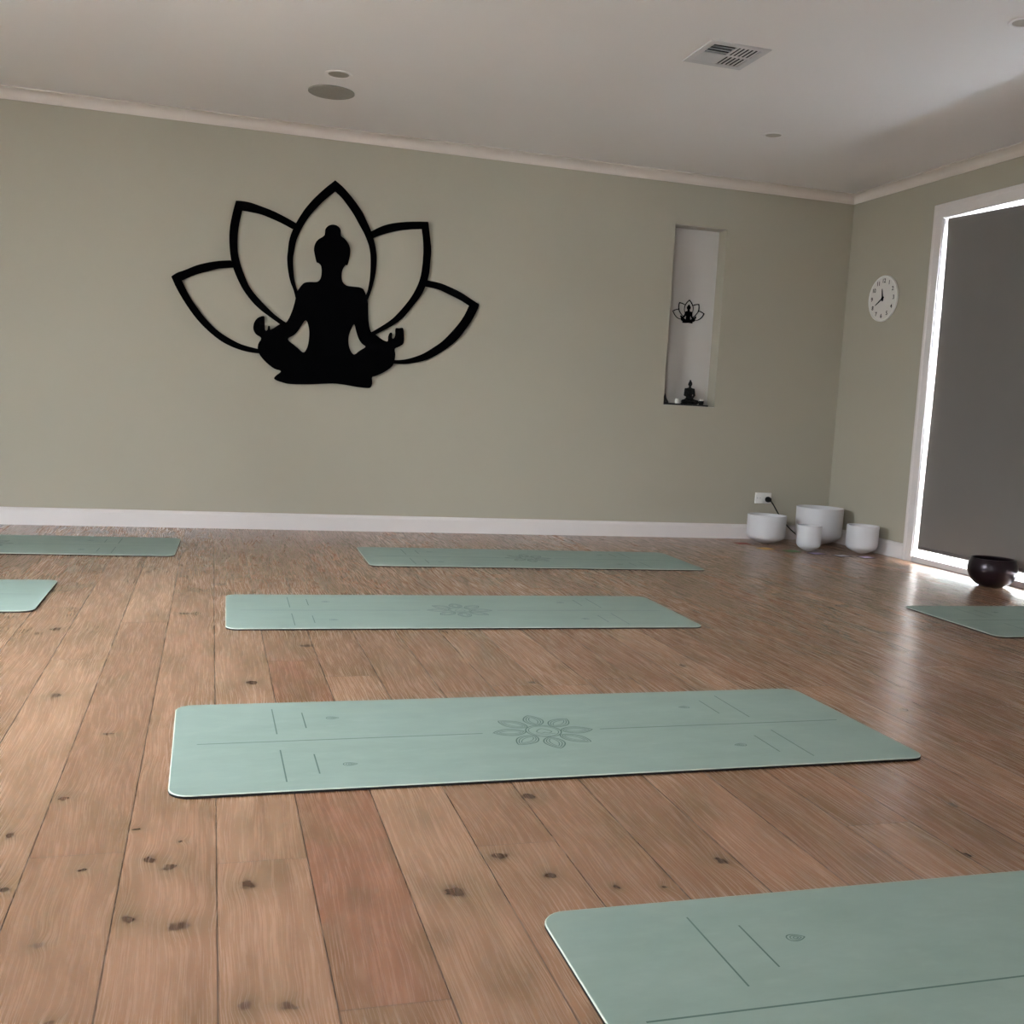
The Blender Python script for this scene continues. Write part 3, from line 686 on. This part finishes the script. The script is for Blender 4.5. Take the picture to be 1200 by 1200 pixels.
# ------------------------------------------------------------------ yoga mats
ML, MW = 1.83, 0.6376
def rrect(x0, x1, y0, y1, r, n=8):
    pts = []
    for cx, cy, a0 in ((x1-r, y0+r, -PI/2), (x1-r, y1-r, 0), (x0+r, y1-r, PI/2), (x0+r, y0+r, PI)):
        for k in range(n+1): a = a0+k/n*PI/2; pts.append((cx+r*math.cos(a), cy+r*math.sin(a)))
    return pts
def ribbon(bm, pts, w, z, closed=False, mi=1):
    n = len(pts); L = []; R_ = []
    for i, p in enumerate(pts):
        a = pts[(i-1) % n] if (closed or i > 0) else p; b = pts[(i+1) % n] if (closed or i < n-1) else p
        d = Vector((b[0]-a[0], b[1]-a[1])); d.normalize() if d.length > 0 else None
        nx, ny = -d.y*w/2, d.x*w/2
        L.append(bm.verts.new((p[0]+nx, p[1]+ny, z))); R_.append(bm.verts.new((p[0]-nx, p[1]-ny, z)))
    for i in range(n if closed else n-1):
        j = (i+1) % n
        f = bm.faces.new((R_[i], R_[j], L[j], L[i])); f.material_index = mi
def mat_top():
    bm = bmesh.new()
    z0, z1 = 0.0052, 0.0074
    lo = [(0.0, z0), (0.0, z1-0.0014), (0.0006, z1-0.0004), (0.0022, z1)]
    rings = []
    for ins, z in lo: rings.append([bm.verts.new((x, y, z)) for x, y in rrect(ins, ML-ins, ins, MW-ins, 0.045-ins)])
    n = len(rings[0])
    for a, b in zip(rings, rings[1:]):
        for k in range(n): bm.faces.new((a[k], a[(k+1) % n], b[(k+1) % n], b[k])).material_index = 2
    bm.faces.new(rings[-1]); bm.faces.new(rings[0][::-1])
    zt_ = z1+0.00012
    cy = 0.318
    line = lambda p, q, w=0.0032: ribbon(bm, [p, q], w, zt_)
    line((0.055, cy), (0.745, cy), 0.0040); line((1.062, cy), (1.775, cy), 0.0040)
    for xx, sgn in ((0.241, 1), (1.530, -1)):
        line((xx, 0.050), (xx, 0.256)); line((xx, 0.372), (xx, 0.580))
    for xx in (0.315, 1.458):
        line((xx, 0.090), (xx, 0.218)); line((xx, 0.412), (xx, 0.540))
    for xx, yy, s in ((0.389, 0.142, 1), (0.389, 0.487, 1), (1.381, 0.152, -1), (1.381, 0.480, -1)):
        for sc, w in ((1.0, 0.0022), (0.62, 0.0018), (0.28, 0.0018)):
            drop = []
            for k in range(20):
                a = 2*PI*k/20
                drop.append((xx+s*sc*0.016*math.cos(a), yy+sc*0.013*math.sin(a)*(math.sin((a % (2*PI))/2)**0.9)))
            ribbon(bm, drop, w, zt_+0.00003*sc, True)
    fx, fy = 0.907, cy
    for k in range(8):
        a = k*PI/4
        c, s = math.cos(a), math.sin(a)
        for sc, w in ((1.0, 0.0034), (0.72, 0.0024), (0.42, 0.0022)):
            r0, r1 = 0.047+(1-sc)*0.022, 0.134-(1-sc)*0.028
            hw = 0.026*sc; pet = []
            N_ = 12
            for i in range(N_+1):
                t = i/N_; pet.append((r0+(r1-r0)*t, hw*math.sin(PI*t**0.9)**0.8))
            for i in range(N_-1, 0, -1):
                t = i/N_; pet.append((r0+(r1-r0)*t, -hw*math.sin(PI*t**0.9)**0.8))
            ribbon(bm, [(fx+x*c-y*s, fy+x*s+y*c) for x, y in pet], w, zt_+0.00002*k, True)
    for rr, w in ((0.046, 0.0034), (0.039, 0.0022)):
        ribbon(bm, [(fx+rr*math.cos(2*PI*k/40), fy+rr*math.sin(2*PI*k/40)) for k in range(40)], w, zt_+0.0003, True)
    # little folded emblem inside the ring
    for sg in (-1, 1):
        ribbon(bm, [(fx+sg*x, fy+y) for x, y in catmull([(0.0, 0.020), (0.012, 0.010), (0.020, -0.006), (0.010, -0.016), (0.0, -0.010)], 4)], 0.0026, zt_+0.0003)
    ribbon(bm, [(fx-0.026, fy-0.020), (fx, fy-0.026), (fx+0.026, fy-0.020)], 0.0024, zt_+0.0003)
    me = bpy.data.meshes.new('mat_surface')
    bm.normal_update(); bm.to_mesh(me); bm.free(); me.materials.append(M_mat); me.materials.append(M_etch); me.materials.append(M_edge); return me
def mat_base():
    bm = bmesh.new(); rings = []
    for ins, z in ((0.0006, 0.0), (0.0, 0.0006), (0.0, 0.0052)): rings.append([bm.verts.new((x, y, z)) for x, y in rrect(ins, ML-ins, ins, MW-ins, 0.045-ins)])
    n = len(rings[0])
    for a, b in zip(rings, rings[1:]):
        for k in range(n): bm.faces.new((a[k], a[(k+1) % n], b[(k+1) % n], b[k]))
    bm.faces.new(rings[-1]); bm.faces.new(rings[0][::-1])
    me = bpy.data.meshes.new('mat_rubber_base'); bm.to_mesh(me); bm.free(); me.materials.append(M_rubber); return me
me_top, me_base = mat_top(), mat_base()
MATS = [(-1.9872, 5.367, -.0235, 'sage green yoga mat by the back wall, cut off at the far left'),
 (-2.4267, 3.9953, -.0029, 'sage green yoga mat showing only its right end, left edge of the photo'),
 (0.7759, 5.0885, -.0237, 'sage green yoga mat closest to the back wall, below the large lotus art'),
 (0.0658, 3.6763, -.0133, 'sage green yoga mat just behind the largest whole mat'),
 (-0.0663, 2.1309, .0061, 'largest whole sage green yoga mat with clear lotus emblem, centre foreground'),
 (0.5344, 0.9014, -.0005, 'nearest sage green yoga mat, cut off at the bottom right corner'),
 (3.1177-0.012, 3.4311, -.0225, 'sage green yoga mat by the dark metal bowl at the right edge')]
for x, y, r, lab in MATS:
    root = empty('yoga_mat', (x, y, 0.0), r); tag(root, lab, 'yoga mat', 'sage green yoga mats laid out on the floor')
    for nm, me in (('mat_surface', me_top), ('rubber_underside', me_base)):
        o = bpy.data.objects.new(nm, me); C.objects.link(o); o.parent = root
    o['label'] = 'black rubber underside'

# ------------------------------------------------------------------ ceiling fittings
kz = (ZC-CAM_H)/(2.43-CAM_H)
def ceil_round(name, x, y, R_, prof, parts, label, cat):
    r = empty(name, (x*kz, y*kz, ZC)); tag(r, label, cat)
    for nm, pr, m in parts:
        bm = bmesh.new(); lathe(bm, pr(R_), 56); sharp(link(nm, bm, m, r))
    return r
rim = lambda R_: [(R_*0.90, 0), (R_*0.90, -0.006), (R_*0.94, -0.008), (R_*0.985, -0.006), (R_, 0)]
ceil_round('ceiling_speaker', 0.567, 5.738, 0.121, None, [('speaker_rim', lambda R_: [(R_*0.94, 0), (R_*0.94, -0.006), (R_*0.97, -0.007), (R_, -0.005), (R_, 0)], M_grille), ('speaker_grille', lambda R_: [(0, -0.0075), (R_*0.6, -0.007), (R_*0.94, -0.005), (R_*0.94, 0)], M_grille)],
           'round grey ceiling speaker above the large lotus art', 'speaker')
def downlight(x, y, R_, label):
    ceil_round('downlight', x, y, R_, None, [('trim_ring', lambda R_: [(R_*0.74, -0.001), (R_*0.78, -0.004), (R_*0.95, -0.005), (R_, -0.003), (R_, 0)], M_ceil), ('lamp_lens', lambda R_: [(0, -0.0012), (R_*0.74, -0.0012), (R_*0.74, 0)], M_lightlens)], label, 'ceiling light')
downlight(0.569, 5.42, 0.068, 'unlit round white downlight next to the grey ceiling speaker')
downlight(2.998, 5.40, 0.058, 'faint unlit downlight on the ceiling above the wall niche')
downlight(3.005, 3.52, 0.058, 'unlit downlight at the right edge of the ceiling')
vx, vy, vs_ = 2.148*kz, 4.343*kz, 0.143
vt = empty('ceiling_vent', (vx, vy, ZC)); tag(vt, 'square white ceiling vent with louvred quarters', 'vent')
bm = bmesh.new()
def frame_bar(bm, x0, x1, y0, y1, z0=-0.006, z1=0): box(bm, x0, x1, y0, y1, z0, z1, 0.0015)
q = 0.112
frame_bar(bm, -vs_, vs_, -vs_, -q); frame_bar(bm, -vs_, vs_, q, vs_); frame_bar(bm, -vs_, -q, -q, q); frame_bar(bm, q, vs_, -q, q)
frame_bar(bm, -q, q, -0.006, 0.006, -0.006, 0); frame_bar(bm, -0.006, 0.006, -q, -0.006, -0.006, 0); frame_bar(bm, -0.006, 0.006, 0.006, q, -0.006, 0)
link('vent_frame', bm, M_vent, vt)
bm = bmesh.new(); box(bm, -q, q, -q, q, -0.0012, -0.0002); link('vent_backing', bm, M_ventdark, vt)
def blade(x0, x1, y0, y1, tilt, axis):
    bm = bmesh.new(); L = (x1-x0) if axis == 'x' else (y1-y0); w = 0.0108 if tilt < 0.2 else 0.0065
    box(bm, -L/2, L/2, -w/2, w/2, -0.0005, 0.0005)
    bmesh.ops.rotate(bm, verts=bm.verts, cent=(0, 0, 0), matrix=Matrix.Rotation(tilt, 3, 'X'))
    if axis == 'y': bmesh.ops.rotate(bm, verts=bm.verts, cent=(0, 0, 0), matrix=Matrix.Rotation(PI/2, 3, 'Z'))
    bmesh.ops.translate(bm, verts=bm.verts, vec=((x0+x1)/2, (y0+y1)/2, -0.0048))
    link('vent_slat', bm, M_vent, vt)
for i in range(5):                                         # right quarters: slats across, seen as stripes
    s = 0.020+i*0.0200
    blade(s-0.004, s+0.004, -q, -0.006, 0.5, 'y'); blade(s-0.004, s+0.004, 0.006, q, 0.5, 'y')
for i in range(9):                                         # far left quarter: flat closed slats
    s = 0.0135+i*0.0114
    blade(-q, -0.006, s-0.004, s+0.004, 0.06, 'x')
for i in range(3):                                         # near left quarter: slats standing open
    s = -0.088+i*0.030
    blade(-q, -0.006, s-0.004, s+0.004, 1.15, 'x')

# ------------------------------------------------------------------ light: overcast daylight outside, a little sun through the gaps
w = bpy.data.worlds.new('World'); bpy.context.scene.world = w; w.use_nodes = True
bg = w.node_tree.nodes['Background']; bg.inputs[0].default_value = (0.89, 0.98, 1.08, 1); bg.inputs[1].default_value = 24.0
def portal(name, loc, rot, sx_, sy_):
    l = bpy.data.lights.new(name, 'AREA'); l.shape = 'RECTANGLE'; l.size = sx_; l.size_y = sy_; l.cycles.is_portal = True
    o = bpy.data.objects.new(name, l); C.objects.link(o); o.location = loc; o.rotation_euler = rot
portal('left_window_portal', (XL-0.12, (LY0+LY1)/2, (LZ0+LZ1)/2), (0, -PI/2, 0), LZ1-LZ0, LY1-LY0)
l3 = portal('rear_window_portal', ((RX0+RX1)/2, YR-0.13, (RZ0+RZ1)/2), (PI/2, 0, 0), RX1-RX0, RZ1-RZ0)
portal('right_window_portal', (XS+0.14, (OY0+OY1)/2, (OZ0+OZ1)/2), (0, PI/2, 0), OZ1-OZ0, OY1-OY0)
sun = bpy.data.lights.new('sun', 'SUN'); sun.energy = 5; sun.angle = 0.009; sun.color = (1, 0.93, 0.82)
so_ = bpy.data.objects.new('sun', sun); C.objects.link(so_)
el, hx, hy = math.radians(20), -0.68, 0.733
dv = Vector((hx*math.cos(el), hy*math.cos(el), -math.sin(el)))
so_.rotation_euler = dv.to_track_quat('-Z', 'Y').to_euler(); so_.location = (8, 0, 6)

sc = bpy.context.scene
sc.view_settings.view_transform = 'Standard'; sc.view_settings.look = 'None'; sc.view_settings.gamma = 1
sc.view_settings.use_curve_mapping = False; sc.view_settings.exposure = 1.98
sc.cycles.max_bounces = 10; sc.cycles.diffuse_bounces = 5; sc.cycles.sample_clamp_indirect = 6
